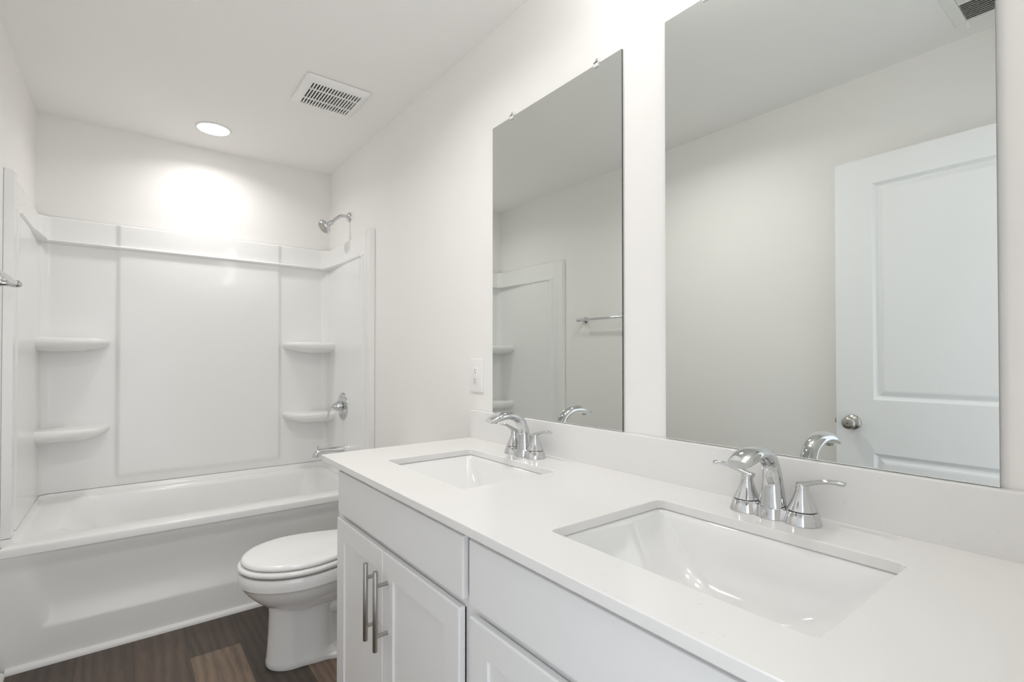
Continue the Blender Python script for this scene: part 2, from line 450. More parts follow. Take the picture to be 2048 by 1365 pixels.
# ================================================================== tub surround
s_root = empty('tub_surround', (-0.74, D - 0.01, 0.5), 'white acrylic wall surround with corner shelves and a top ledge above the bathtub', 'tub surround')
def surround_mesh(seg):
    """heightfield swept round the alcove; seg chooses left side, back or right side"""
    XL, XR, YB, YF = TX0, TX1, D - 0.002, 2.690
    r = 0.065
    S = []   # (base point on wall, inward normal, kind, param)
    def add_left():
        ys = [YF, YF + 0.004] + [YF + 0.004 + (2.84 - YF - 0.004) * i / 40 for i in range(1, 41)] + [2.84 + (YB - r - 2.84) * i / 24 for i in range(1, 25)]
        for y in ys: S.append(((XL, y), (1, 0), y, None))
        for i in range(1, 7):
            a = PI / 4 * i / 6
            S.append(((XL + r - r * math.cos(a), YB - r + r * math.sin(a)), (math.cos(a), -math.sin(a)), 9, None))
    def add_back():
        for i in range(6, 13):
            a = PI / 2 * i / 12
            S.append(((XL + r - r * math.cos(a), YB - r + r * math.sin(a)), (math.cos(a), -math.sin(a)), 9, None))
        n = 260
        for i in range(1, n):
            x = XL + r + (XR - XL - 2 * r) * i / n
            S.append(((x, YB), (0, -1), 9, x))
        for i in range(0, 7):
            a = PI / 2 * i / 12
            S.append(((XR - r + r * math.sin(a), YB - r + r * math.cos(a)), (-math.sin(a), -math.cos(a)), 9, None))
    def add_right():
        for i in range(6, 13):
            a = PI / 2 * i / 12
            S.append(((XR - r + r * math.sin(a), YB - r + r * math.cos(a)), (-math.sin(a), -math.cos(a)), 9, None))
        ys = [2.84 + (YB - r - 2.84) * i / 24 for i in range(23, -1, -1)] + [YF + 0.004 + (2.84 - YF - 0.004) * i / 40 for i in range(39, -1, -1)] + [YF]
        for y in ys: S.append(((XR, y), (-1, 0), y, None))
    {'left': add_left, 'back': add_back, 'right': add_right}[seg]()
    ZL = 1.790
    zs = [0.5005, 0.503, 0.51] + [0.52 + 0.08 * i / 10 for i in range(11)] + [0.6 + 1.1 * i / 14 for i in range(1, 15)]
    zs += [1.70 + 0.075 * i / 14 for i in range(1, 15)] + [1.7765 + 0.020 * i / 12 for i in range(13)] + [1.80, 1.806, 1.815] + [1.815 + 0.088 * i / 6 for i in range(1, 7)]
    zs += [1.908, 1.912, 1.915, 1.9165]
    rows = []
    for z in zs:
        row = []
        for (px, py), (nx, ny), y, x in S:
            # ledge strength along the path
            lf = 1.0 if y == 9 else sm(2.80, 2.86, y) * (0.28 + 0.72 * sm(3.05, 3.42, y))
            side = 0.0
            e = 0.026 - 0.008 * sm(1.55, 1.77, z) * lf
            if y != 9 and y < 2.84:      # front flange and the narrow groove behind it
                fl = 0.027 - 0.010 * sm(2.748, 2.758, y) + 0.009 * sm(2.796, 2.812, y)
                e = fl if z < 1.80 or y < 2.80 else fl
                if y <= YF: e = -0.0022 if XL < 0 and ny == 0 and nx < 0 else -0.0012
            up = 0.0
            if z > ZL - 0.0001:          # above the ledge: the flat rim band
                up = sm(1.7925, 1.806, z)
            band = 0.018
            dz = (z - 1.7865) / 0.0105
            bead = math.sqrt(max(0.0, 1 - dz * dz)) if abs(dz) < 1 else 0.0
            base_e = e * (1 - up) + band * up if (y == 9 or y >= 2.80) else e
            e2 = base_e + bead * 0.034 * lf + 0.0
            if x is not None:            # raised middle field of the back wall
                cen = sm(-1.150, -1.126, x) * (1 - sm(-0.334, -0.310, x)) * (sm(0.535, 0.56, z))
                cen2 = 0.013 * cen * (1 if z < 1.77 else (1 - bead))
                e2 += cen2
                if z > 1.74 and z < 1.779: pass
            if z > 1.905: e2 = e2 * math.sqrt(max(0, 1 - ((z - 1.905) / 0.0116) ** 2)) + 0.001
            row.append(bm_.verts.new((px + nx * e2, py + ny * e2, z)))
        rows.append(row)
    for a, b in zip(rows, rows[1:]):
        for i in range(len(S) - 1):
            bm_.faces.new((a[i], a[i + 1], b[i + 1], b[i]))
for seg, nm in (('left', 'side_panel'), ('back', 'back_panel'), ('right', 'side_panel')):
    bm_ = new(); surround_mesh(seg)
    follow_wall(bm_); link(nm, bm_, ACRYL, s_root, smooth=55, recalc=False)
# corner shelves: rounded nose, hollowed underneath
def shelf_plan(k):
    """plan outline of a left corner shelf (corner at 0,0, +x along the back wall, -y towards the room); k scales it to the corner"""
    ax, ay, r = 0.300 * k, 0.215 * k, 0.085 * k
    P = [(0.012, 0)]
    P.append((0.012, -ay * 0.55))
    P.append((0.012, -ay))
    for i in range(1, 9): P.append((0.012 + (ax - r - 0.012) * i / 8, -ay + 0.020 * k * (i / 8) ** 2))
    y0 = -ay + 0.020 * k
    for i in range(1, 13):
        a = PI / 2 * i / 12
        P.append((ax - r + r * math.sin(a) ** 0.8, y0 + (1 - math.cos(a)) * (-y0 - 0.0) * 0.93))
    P.append((ax, -0.0))
    return P
def shelf(flip, zt, parent):
    bm = new()
    prof = [(0.90, 0.000), (0.955, -0.001), (0.985, -0.006), (0.998, -0.014), (1.0, -0.022), (0.992, -0.031), (0.965, -0.040), (0.92, -0.047), (0.84, -0.056), (0.74, -0.063), (0.55, -0.069)]
    rings = []
    for k, dz in prof:
        r = []
        for x, y in shelf_plan(k):
            X = (TX0 + x) if not flip else (TX1 - x)
            r.append((X, D - 0.004 + y, zt + dz))
        rings.append(r)
    loft(bm, rings)
    follow_wall(bm)
    return link('shelf', bm, ACRYL, parent, smooth=60)
for flip, zt in ((0, 1.290), (0, 0.836), (1, 1.290), (1, 0.842)):
    shelf(flip, zt, s_root)

# ================================================================== shower, valve, spout
SY = 3.092
r0 = empty('wall_shower', (0, SY, 2.068), 'chrome shower head on a bent arm high on the wall above the tub', 'shower head')
bm = new(); lathe(bm, [(0.030, 0.001), (0.0295, 0.005), (0.025, 0.011), (0.015, 0.016), (0.011, 0.018)], (0, SY, 2.068), (-1, 0, 0), 36); link('flange', bm, CHROME, r0, smooth=50)
bm = new(); tube(bm, spline([(-0.004, SY, 2.069), (-0.03, SY, 2.070), (-0.055, SY, 2.067), (-0.075, SY, 2.054), (-0.100, SY, 2.029), (-0.112, SY, 2.017)], 6), 0.0095, 18); link('arm', bm, CHROME, r0, smooth=50)
hd = Vector((-0.80, -0.05, -0.60)).normalized()
hp = Vector((-0.110, SY, 2.019))
bm = new(); lathe(bm, [(0.011, -0.004), (0.0145, 0.0), (0.0145, 0.012), (0.012, 0.016), (0.015, 0.022), (0.017, 0.028), (0.013, 0.034)], hp, hd, 28); link('swivel', bm, CHROME, r0, smooth=40)
bm = new(); lathe(bm, [(0.012, 0.028), (0.020, 0.034), (0.034, 0.042), (0.042, 0.049), (0.0445, 0.055), (0.0445, 0.063), (0.041, 0.069), (0.036, 0.0705)], hp, hd, 40); hdo = link('head', bm, CHROME, r0, smooth=40)
bm = new()
lathe(bm, [(0.0355, 0.0700), (0.0355, 0.0722), (0.030, 0.0735)], hp, hd, 36)
u_, v_, w_ = frame_for(hd)
for ring, cnt in ((0.011, 6), (0.021, 12), (0.030, 16)):
    for k in range(cnt):
        a = 2 * PI * k / cnt
        lathe(bm, [(0.0018, 0.072), (0.0015, 0.0755)], hp + (u_ * math.cos(a) + v_ * math.sin(a)) * ring, hd, 6)
link('spray_face', bm, SATIN, hdo, smooth=40)

VX, VY, VZ = TX1 - 0.026, 3.120, 0.889
r0 = empty('shower_valve', (VX, VY, VZ), 'round chrome tub valve plate with a down-curved lever handle above the tub spout', 'shower valve')
bm = new(); lathe(bm, [(0.084, 0.0005), (0.084, 0.003), (0.081, 0.0065), (0.066, 0.0085), (0.045, 0.0095), (0.036, 0.012)], (VX, VY, VZ), (-1, 0, 0), 56); link('escutcheon', bm, CHROME, r0, smooth=40)
bm = new(); lathe(bm, [(0.027, 0.010), (0.0265, 0.018), (0.031, 0.020), (0.030, 0.030), (0.024, 0.044), (0.019, 0.056), (0.016, 0.063)], (VX, VY, VZ), (-1, 0, 0), 36); hb = link('handle', bm, CHROME, r0, smooth=40)
bm = new()
pth = spline([(VX - 0.058, VY, VZ + 0.003), (VX - 0.072, VY, VZ + 0.004), (VX - 0.082, VY - 0.001, VZ - 0.006), (VX - 0.089, VY - 0.002, VZ - 0.035), (VX - 0.095, VY - 0.003, VZ - 0.075)], 6)
tube(bm, pth, None, 16, flat=[(0.013 - 0.005 * i / (len(pth) - 1), 0.013 - 0.008 * min(1, 1.6 * i / (len(pth) - 1))) for i in range(len(pth))])
link('lever', bm, CHROME, hb, smooth=60)
for sgn in (-1, 1):
    bm = new(); lathe(bm, [(0.005, 0.007), (0.0048, 0.010), (0.003, 0.0112)], (VX, VY, VZ + sgn * 0.055), (-1, 0, 0), 14); link('screw', bm, SATIN, r0, smooth=40)

PY, PZ = 3.108, 0.621
r0 = empty('tub_spout', (VX, PY, PZ), 'chrome tub spout with a diverter knob sticking out over the bathtub rim', 'tub spout')
bm = new()
pth = spline([(VX - 0.0005, PY, PZ), (VX - 0.04, PY, PZ), (VX - 0.09, PY, PZ + 0.001), (VX - 0.135, PY, PZ + 0.001), (VX - 0.155, PY, PZ - 0.004), (VX - 0.165, PY, PZ - 0.016), (VX - 0.166, PY, PZ - 0.028)], 6)
n = len(pth)
tube(bm, pth, [0.0225 - 0.004 * sm(0, 0.5, i / (n - 1)) for i in range(n)], 24)
link('spout_body', bm, CHROME, r0, smooth=50)
bm = new(); lathe(bm, [(0.0035, 0.0), (0.0035, 0.012), (0.0065, 0.014), (0.0072, 0.019), (0.005, 0.0235)], (VX - 0.154, PY, PZ + 0.014), (0, 0, 1), 18); link('diverter_knob', bm, CHROME, r0, smooth=40)

# ================================================================== toilet
CY = 2.117
t = empty('toilet', (-0.40, CY, 0), 'white two-piece toilet with closed lid between the vanity and the tub', 'toilet')
def egg(tip, cen, rear, hw, rw, n=64, p=2.0):
    """egg outline: half ellipse to the tip (towards -x), rear tapering to half width rw"""
    P = []
    for k in range(n // 2 + 1):
        a = PI / 2 + PI * k / (n // 2)        # front half from +y round the tip to -y
        c, s = math.cos(a), math.sin(a)
        P.append((cen + (cen - tip) * (-(abs(c) ** (2 / p))), CY + hw * math.copysign(abs(s) ** (2 / p), s)))
    m = 8
    for i in range(1, m + 1):
        t_ = i / m; w = hw + (rw - hw) * sm(0, 1, t_)
        P.append((cen + (rear - cen) * t_, CY - w))
    for i in range(m, 0, -1):
        t_ = i / m; w = hw + (rw - hw) * sm(0, 1, t_)
        P.append((cen + (rear - cen) * t_, CY + w))
    return P
bm = new()
rings = []
for z, k, kw in ((0.378, 0.955, 0.95), (0.381, 0.975, 0.97), (0.380, 0.99, 0.99), (0.376, 1.0, 1.0), (0.35, 0.998, 0.998), (0.3365, 0.993, 0.992), (0.334, 0.978, 0.975), (0.322, 0.955, 0.955), (0.300, 0.895, 0.905), (0.275, 0.81, 0.82), (0.250, 0.705, 0.70), (0.228, 0.58, 0.56), (0.212, 0.43, 0.40), (0.205, 0.25, 0.22)):
    tipx = -0.50 - (0.768 - 0.50) * k
    rings.append(at_z(egg(tipx, -0.545 + 0.02 * (1 - k), -0.215 - 0.10 * (1 - k), 0.186 * kw, 0.125 * kw), z))
loft(bm, rings)
# pedestal: front column, waist beside the trapway, spreading foot
def ped(z, tip, hw, waist, rear_w, rear=-0.165):
    P = []; n = 28
    cen = tip + hw * 1.18
    for k in range(n + 1):
        a = PI / 2 + PI * k / n
        P.append((cen + (cen - tip) * math.cos(a), CY + hw * math.sin(a)))
    m = 22
    def w(x):
        a = sm(-0.475, -0.415, x); b_ = sm(-0.30, -0.25, x)
        return hw + 0.012 * sm(cen, -0.48, x) + (waist - hw - 0.012) * a + (rear_w - waist) * b_
    for i in range(1, m + 1):
        x = cen + (rear - cen) * i / m; P.append((x, CY - w(x)))
    for i in range(m, 0, -1):
        x = cen + (rear - cen) * i / m; P.append((x, CY + w(x)))
    return at_z(P, z)
loft(bm, [ped(0.0, -0.668, 0.083, 0.118, 0.118), ped(0.006, -0.671, 0.085, 0.12, 0.12), ped(0.022, -0.670, 0.083, 0.116, 0.116), ped(0.032, -0.668, 0.080, 0.100, 0.108),
          ped(0.045, -0.667, 0.078, 0.062, 0.09), ped(0.08, -0.664, 0.075, 0.052, 0.08), ped(0.14, -0.661, 0.074, 0.050, 0.075), ped(0.20, -0.659, 0.076, 0.054, 0.08), ped(0.235, -0.660, 0.082, 0.07, 0.09), ped(0.275, -0.645, 0.085, 0.08, 0.10)])
# trapway swelling on the side
for sgn in (-1, 1):
    tube(bm, spline([(-0.47, CY + sgn * 0.040, 0.195), (-0.40, CY + sgn * 0.046, 0.185), (-0.345, CY + sgn * 0.05, 0.145), (-0.33, CY + sgn * 0.05, 0.095), (-0.27, CY + sgn * 0.045, 0.06)], 6), 0.034, 18)
# deck that carries the tank
loft(bm, [at_z(rrect(-0.155, CY, 0.125, w_, 0.05), z) for z, w_ in ((0.20, 0.085), (0.26, 0.10), (0.33, 0.125), (0.365, 0.150), (0.378, 0.150), (0.3805, 0.145))])
link('bowl', bm, PORC, t, smooth=38)
bm = new()
def seat_ring(k, kw, z): return at_z(egg(-0.55 - (0.769 - 0.55) * k, -0.548, -0.262 - 0.02 * (1 - k), 0.190 * kw, 0.120 * kw), z)
loft(bm, [seat_ring(0.93, 0.93, 0.3875), seat_ring(0.975, 0.975, 0.388), seat_ring(0.995, 0.995, 0.392), seat_ring(1.0, 1.0, 0.398), seat_ring(0.99, 0.99, 0.4035), seat_ring(0.965, 0.965, 0.4065), seat_ring(0.90, 0.90, 0.4075)])
for dx in (-0.62,):
    for sgn in (-1, 1):
        box(bm, dx - 0.012, dx + 0.012, CY + sgn * 0.150 - 0.006, CY + sgn * 0.150 + 0.006, 0.3815, 0.389)
link('seat', bm, SEATM, t, smooth=45)
bm = new()
def lid_ring(k, kw, z): return at_z(egg(-0.55 - (0.757 - 0.55) * k, -0.548, -0.262, 0.181 * kw, 0.118 * kw), z)
loft(bm, [lid_ring(0.94, 0.94, 0.4115), lid_ring(0.985, 0.985, 0.412), lid_ring(1.0, 1.0, 0.4155), lid_ring(0.998, 0.998, 0.420), lid_ring(0.982, 0.982, 0.4255), lid_ring(0.955, 0.955, 0.4285), lid_ring(0.90, 0.90, 0.4305), lid_ring(0.6, 0.6, 0.4335), lid_ring(0.2, 0.2, 0.4345)])
for sgn in (-1, 1):
    box(bm, -0.30, -0.245, CY + sgn * 0.07 - 0.02, CY + sgn * 0.07 + 0.02, 0.3815, 0.424)
link('lid', bm, SEATM, t, smooth=45)
bm = new(); loft(bm, [at_z(rrect(-0.112, CY, hx, hy, 0.03), z) for z, hx, hy in ((0.382, 0.072, 0.165), (0.40, 0.080, 0.178), (0.55, 0.086, 0.188), (0.675, 0.089, 0.194))]); tk = link('tank', bm, PORC, t, smooth=40)
bm = new(); loft(bm, [at_z(rrect(-0.112, CY, hx, hy, 0.03), z) for z, hx, hy in ((0.6755, 0.094, 0.200), (0.695, 0.097, 0.204), (0.703, 0.095, 0.202), (0.707, 0.085, 0.19))]); link('tank_lid', bm, PORC, t, smooth=40)
bm = new(); lathe(bm, [(0.013, 0), (0.012, 0.008), (0.006, 0.014)], (-0.200, CY + 0.14, 0.635), (-1, 0, 0), 18); tube(bm, [(-0.212, CY + 0.14, 0.635), (-0.215, CY + 0.10, 0.630), (-0.213, CY + 0.06, 0.622)], [0.005, 0.0055, 0.006], 12); link('flush_lever', bm, CHROME, tk, smooth=50)
for sgn in (-1, 1):
    bm = new(); lathe(bm, [(0.013, 0.022), (0.013, 0.033), (0.010, 0.040), (0.004, 0.043)], (-0.345, CY + sgn * 0.096, 0), (0, 0, 1), 18); link('bolt_cap', bm, SEATM, t, smooth=40)

# ================================================================== vanity cabinet
VY0, VY1 = 0.070, 1.628
FX = -0.556                                   # face frame plane
t = empty('vanity_cabinet', (-0.28, (VY0 + VY1) / 2, 0), 'light grey double vanity cabinet with shaker doors along the right wall', 'cabinet')
bm = new()
box(bm, -0.540, -0.004, VY1 - 0.016, VY1, 0.0, 0.855)
box(bm, -0.540, -0.004, VY0, VY0 + 0.016, 0.0, 0.855)
box(bm, -0.540, -0.004, VY0 + 0.016, VY1 - 0.016, 0.10, 0.116)
box(bm, -0.010, -0.004, VY0 + 0.016, VY1 - 0.016, 0.116, 0.855)
box(bm, -0.490, -0.478, VY0 + 0.016, VY1 - 0.016, 0.0, 0.10)
link('carcass', bm, CAB, t, bevel=0.0012)
bm = new()
box(bm, FX, -0.540, VY1 - 0.045, VY1, 0.10, 0.856)
box(bm, FX, -0.540, 0.812, 0.866, 0.10, 0.856)
box(bm, FX, -0.540, VY0, VY0 + 0.03, 0.10, 0.856)
for z0, z1 in ((0.822, 0.856), (0.685, 0.722), (0.10, 0.14)):
    box(bm, FX, -0.540, VY0 + 0.03, 0.812, z0, z1); box(bm, FX, -0.540, 0.866, VY1 - 0.045, z0, z1)
link('face_frame', bm, CAB, t, bevel=0.001)
FD = -0.5755                                  # door and drawer face plane
def drawer(y0, y1):
    bm = new(); box(bm, FD, FX - 0.005, y0, y1, 0.711, 0.837)
    return link('drawer_front', bm, CAB, t, bevel=0.0025, bseg=3)
def rect(x, y0, y1, z0, z1): return [(x, y0, z0), (x, y1, z0), (x, y1, z1), (x, y0, z1)]
def door(y0, y1, z0=0.118, z1=0.690, sw=0.060, rw=0.058):
    bm = new()
    R = [rect(FX - 0.005, y0, y1, z0, z1), rect(FD + 0.003, y0, y1, z0, z1), rect(FD, y0 + 0.003, y1 - 0.003, z0 + 0.003, z1 - 0.003),
         rect(FD, y0 + sw, y1 - sw, z0 + rw, z1 - rw), rect(FD + 0.0015, y0 + sw + 0.001, y1 - sw - 0.001, z0 + rw + 0.001, z1 - rw - 0.001),
         rect(FD + 0.0050, y0 + sw + 0.002, y1 - sw - 0.002, z0 + rw + 0.002, z1 - rw - 0.002), rect(FD + 0.0050, y0 + sw + 0.02, y1 - sw - 0.02, z0 + rw + 0.02, z1 - rw - 0.02)]
    loft(bm, R)
    return link('door', bm, CAB, t)
def bar_handle(y, parent):
    bm = new()
    lathe(bm, [(0.0056, 0.0), (0.0062, 0.0008), (0.0062, 0.1992), (0.0056, 0.200)], (-0.608, y, 0.4555), (0, 0, 1), 22)
    for z in (0.4930, 0.6180):
        lathe(bm, [(0.0050, 0.0), (0.0050, FD - (-0.608))], (-0.608, y, z), (1, 0, 0), 16)
    return link('handle', bm, NICKEL, parent, smooth=40)
drawer(0.848, 1.578); drawer(0.108, 0.826)
d1 = door(1.2385, 1.589); bar_handle(1.270, d1)
d2 = door(0.862, 1.2365); bar_handle(1.206, d2)
d3 = door(0.4735, 0.824); bar_handle(0.505, d3)
d4 = door(0.110, 0.4715); bar_handle(0.441, d4)

# ================================================================== countertop, backsplash, sinks
CT, CB = 0.8765, 0.8575
CX0, CX1, CY0, CY1 = -0.6005, -0.003, 0.047, 1.669
HOLES = [(-0.3150, 1.2400, 0.1520, 0.2165), (-0.3290, 0.4605, 0.1640, 0.2230)]
bm = new()
ymid = 0.850
for (hx_, hy_, sx, sy_), (a, b) in zip(HOLES, ((ymid, CY1), (CY0, ymid))):
    outer = rrect((CX0 + CX1) / 2, (a + b) / 2, (CX1 - CX0) / 2, (b - a) / 2, 0, 6, 6)
    inner = rrect(hx_, hy_, sx, sy_, 0.014, 6, 6)
    vt = loft(bm, [at_z(outer, CT), at_z(inner, CT), at_z(inner, CB), at_z(outer, CB)], False, False)
bmesh.ops.remove_doubles(bm, verts=bm.verts, dist=6e-5)
edges = [e for e in bm.edges if len(e.link_faces) == 1]
top = [e for e in edges if all(abs(v.co.z - CT) < 1e-6 for v in e.verts)]
lov = [v for v in bm.verts if abs(v.co.z - CB) < 1e-6]
def below(v): return min(lov, key=lambda w: (w.co.x - v.co.x) ** 2 + (w.co.y - v.co.y) ** 2)
for e in top:
    a, b = e.verts
    c, d_ = below(b), below(a)
    try: bm.faces.new((a, b, c, d_))
    except ValueError: pass
bmesh.ops.dissolve_degenerate(bm, edges=bm.edges, dist=1e-6)
ct = link('countertop', bm, QUARTZ, bevel=0.0018, bseg=2)
tag(ct, 'white quartz countertop with two sink cutouts on the grey vanity cabinet', 'countertop')
bm = new(); box(bm, -0.0225, -0.002, CY0, 1.680, CT - 0.0012, 0.9835)
bs = link('backsplash', bm, QUARTZ, bevel=0.0018, bseg=2)
tag(bs, 'low white quartz backsplash strip under the two mirrors', 'backsplash')

def sink(i, label):
    hx_, hy_, sx, sy_ = HOLES[i]
    t = empty('sink', (hx_, hy_, 0.70), label, 'sink', 'undermount sinks in the vanity')
    bm = new()
    zt = CB - 0.0008
    spec = [  # inset x, inset y (negative = under the stone), depth, corner radius
        (-0.024, -0.024, 0.012, 0.03), (-0.024, -0.024, 0.0, 0.03), (-0.004, -0.004, 0.0, 0.018), (0.000, 0.000, 0.003, 0.018), (0.004, 0.006, 0.012, 0.020),
        (0.010, 0.022, 0.035, 0.024), (0.018, 0.048, 0.064, 0.030), (0.027, 0.076, 0.090, 0.036), (0.040, 0.098, 0.108, 0.045), (0.058, 0.122, 0.121, 0.055), (0.085, 0.152, 0.1275, 0.05), (0.128, 0.198, 0.130, 0.02)]
    rings = [at_z(rrect(hx_, hy_, sx - ix, sy_ - iy, r, 8, 8), zt - dz) for ix, iy, dz, r in spec]
    loft(bm, rings, False, True)
    o = link('basin', bm, PORC, t, smooth=50)
    bm = new(); lathe(bm, [(0.021, 0.0), (0.022, 0.002), (0.018, 0.003), (0.016, 0.001)], (hx_, hy_, zt - 0.1295), (0, 0, 1), 28)
    lathe(bm, [(0.013, 0.0015), (0.013, 0.0055), (0.009, 0.007)], (hx_, hy_, zt - 0.1295), (0, 0, 1), 24)
    link('drain', bm, CHROME, t, smooth=40)
    return t
sink(0, 'rectangular white undermount sink nearest the toilet, below the far mirror')
sink(1, 'rectangular white undermount sink nearest the camera, below the mirror showing the door')

# ================================================================== faucets
def faucet(y, label):
    fx, z0 = -0.084, CT + 0.0005
    t = empty('faucet', (fx, y, z0), label, 'faucet', 'chrome two-handle faucets on the countertop')
    bm = new()
    for dy, ra, rb in ((-0.0535, 0.0335, 0.0265), (0.0535, 0.0335, 0.0265)):
        lathe(bm, [(ra, 0.0), (ra - 0.0006, 0.002), (rb + 0.0007, 0.0215), (rb - 0.0005, 0.0225)], (fx, y + dy, z0), (0, 0, 1), 40)
    lathe(bm, [(0.0310, 0.0), (0.0305, 0.002), (0.0285, 0.020), (0.0275, 0.021)], (fx - 0.003, y, z0), (0, 0, 1), 40)
    loft(bm, [at_z(rrect(fx, y, hx, 0.050, 0.008), z0 + z) for z, hx in ((0.0, 0.0225), (0.019, 0.0185), (0.0205, 0.017))])
    link('base_plate', bm, CHROME, t, smooth=35)
    for sgn in (-1, 1):
        hy_ = y + sgn * 0.0535
        bm = new()
        lathe(bm, [(0.0225, 0.0222), (0.0225, 0.0242)], (fx, hy_, z0), (0, 0, 1), 30, mi=1)
        lathe(bm, [(0.0255, 0.0242), (0.0258, 0.0252), (0.0235, 0.030), (0.0198, 0.0375), (0.0165, 0.045), (0.0138, 0.0525), (0.0120, 0.0595), (0.0112, 0.0650), (0.0115, 0.069), (0.0100, 0.0722), (0.004, 0.0735)], (fx, hy_, z0), (0, 0, 1), 40)
        h = link('handle', bm, [CHROME, BLACK], t, smooth=40)
        bm = new()
        P = spline([(fx + 0.005, hy_ - sgn * 0.011, z0 + 0.0690), (fx + 0.003, hy_ + sgn * 0.004, z0 + 0.0735), (fx + 0.001, hy_ + sgn * 0.022, z0 + 0.0800), (fx, hy_ + sgn * 0.042, z0 + 0.0850), (fx, hy_ + sgn * 0.060, z0 + 0.0865), (fx, hy_ + sgn * 0.073, z0 + 0.0855)], 6)
        n = len(P); rings = []
        for i, p in enumerate(P):
            s = i / (n - 1)
            wx = 0.0105 - 0.0035 * sm(0.1, 0.5, s) + 0.0020 * sm(0.6, 0.95, s); tz = 0.0066 - 0.0022 * sm(0.0, 0.5, s)
            if i in (0, n - 1): wx *= 0.45; tz *= 0.5
            tt = (P[min(i + 1, n - 1)] - P[max(i - 1, 0)]).normalized(); nn = Vector((1, 0, 0)); uu = tt.cross(nn).normalized()
            rings.append([p + nn * wx * math.cos(2 * PI * k / 18) + uu * tz * math.sin(2 * PI * k / 18) for k in range(18)])
        loft(bm, rings)
        link('lever', bm, CHROME, h, smooth=60)
    # arched spout, flattened and flared at its end
    bm = new()
    C = [(-0.087, 0.019), (-0.086, 0.040), (-0.0855, 0.065), (-0.090, 0.090), (-0.103, 0.112), (-0.126, 0.1265), (-0.150, 0.132), (-0.176, 0.1315), (-0.200, 0.1260), (-0.222, 0.1185)]
    R = [(0.0265, 0.0225), (0.0225, 0.0205), (0.0190, 0.0180), (0.0170, 0.0160), (0.0170, 0.0150), (0.0185, 0.0140), (0.0205, 0.0130), (0.0235, 0.0135), (0.0238, 0.0118), (0.0205, 0.0080)]
    P = spline([(x, y, z0 + z) for x, z in C], 6); Rr = spline([(a, b, 0) for a, b in R], 6)
    n = len(P); rings = []
    for i, p in enumerate(P):
        tt = (P[min(i + 1, n - 1)] - P[max(i - 1, 0)]).normalized(); side = Vector((0, 1, 0)); up = side.cross(tt).normalized()
        s = i / (n - 1); q = 1.0 - 0.22 * sm(0.55, 0.95, s)
        rw_, rh = Rr[i].x, Rr[i].y
        ring = []
        for k in range(32):
            a = 2 * PI * k / 32; c, s_ = math.cos(a), math.sin(a)
            ring.append(p + side * rw_ * math.copysign(abs(c) ** q, c) + up * rh * math.copysign(abs(s_) ** (1.0 if s_ > 0 else 0.9), s_))
        rings.append(ring)
    loft(bm, rings)
    sp = link('spout', bm, CHROME, t, smooth=50)
    bm = new(); lathe(bm, [(0.0105, 0.0), (0.0105, 0.007), (0.0085, 0.008)], (-0.204, y, z0 + 0.1185), (-0.18, 0, -1), 24); link('aerator', bm, SATIN, sp, smooth=40)
    bm = new(); lathe(bm, [(0.0022, 0.018), (0.0022, 0.052), (0.0052, 0.0545), (0.0058, 0.058), (0.004, 0.062)], (-0.056, y, z0), (0, 0, 1), 14); link('lift_rod', bm, CHROME, t, smooth=40)
    return t
faucet(1.2590, 'chrome two-handle faucet behind the sink nearest the toilet')
faucet(0.4740, 'chrome two-handle faucet behind the sink nearest the camera')

# ================================================================== mirrors
def mirror(y0, y1, z0, z1, clips, label):
    t = empty('mirror', (0, (y0 + y1) / 2, z0), label, 'mirror', 'frameless mirrors on the right wall')
    bm = new(); box(bm, -0.0062, -0.0010, y0, y1, z0, z1)
    for f in bm.faces:
        c = f.calc_center_median()
        f.material_index = 0 if c.x < -0.006 else 1
    link('glass', bm, [MIRR, MEDGE], t, recalc=False)
    for y in clips:
        bm = new()
        box(bm, -0.0045, -0.0005, y - 0.0085, y + 0.0085, z1 + 0.001, z1 + 0.019)
        box(bm, -0.0105, -0.0066, y - 0.0085, y + 0.0085, z1 - 0.009, z1 + 0.006)
        box(bm, -0.0105, -0.0005, y - 0.0085, y + 0.0085, z1 + 0.001, z1 + 0.006)
        cl = link('clip', bm, CLEAR, t, bevel=0.001)
        bm = new(); lathe(bm, [(0.0042, 0.0), (0.0040, 0.0012), (0.0022, 0.0022)], (-0.0045, y, z1 + 0.0125), (-1, 0, 0), 14); link('screw', bm, SATIN, cl, smooth=40)
    return t
mirror(0.9213, 1.5458, 0.9845, 2.0611, (1.017, 1.426), 'narrow frameless mirror reflecting the tub surround and towel bar, above the far sink')
mirror(0.1584, 0.7787, 0.9845, 2.0595, (0.255, 0.662), 'large frameless mirror reflecting the white door, above the near sink')

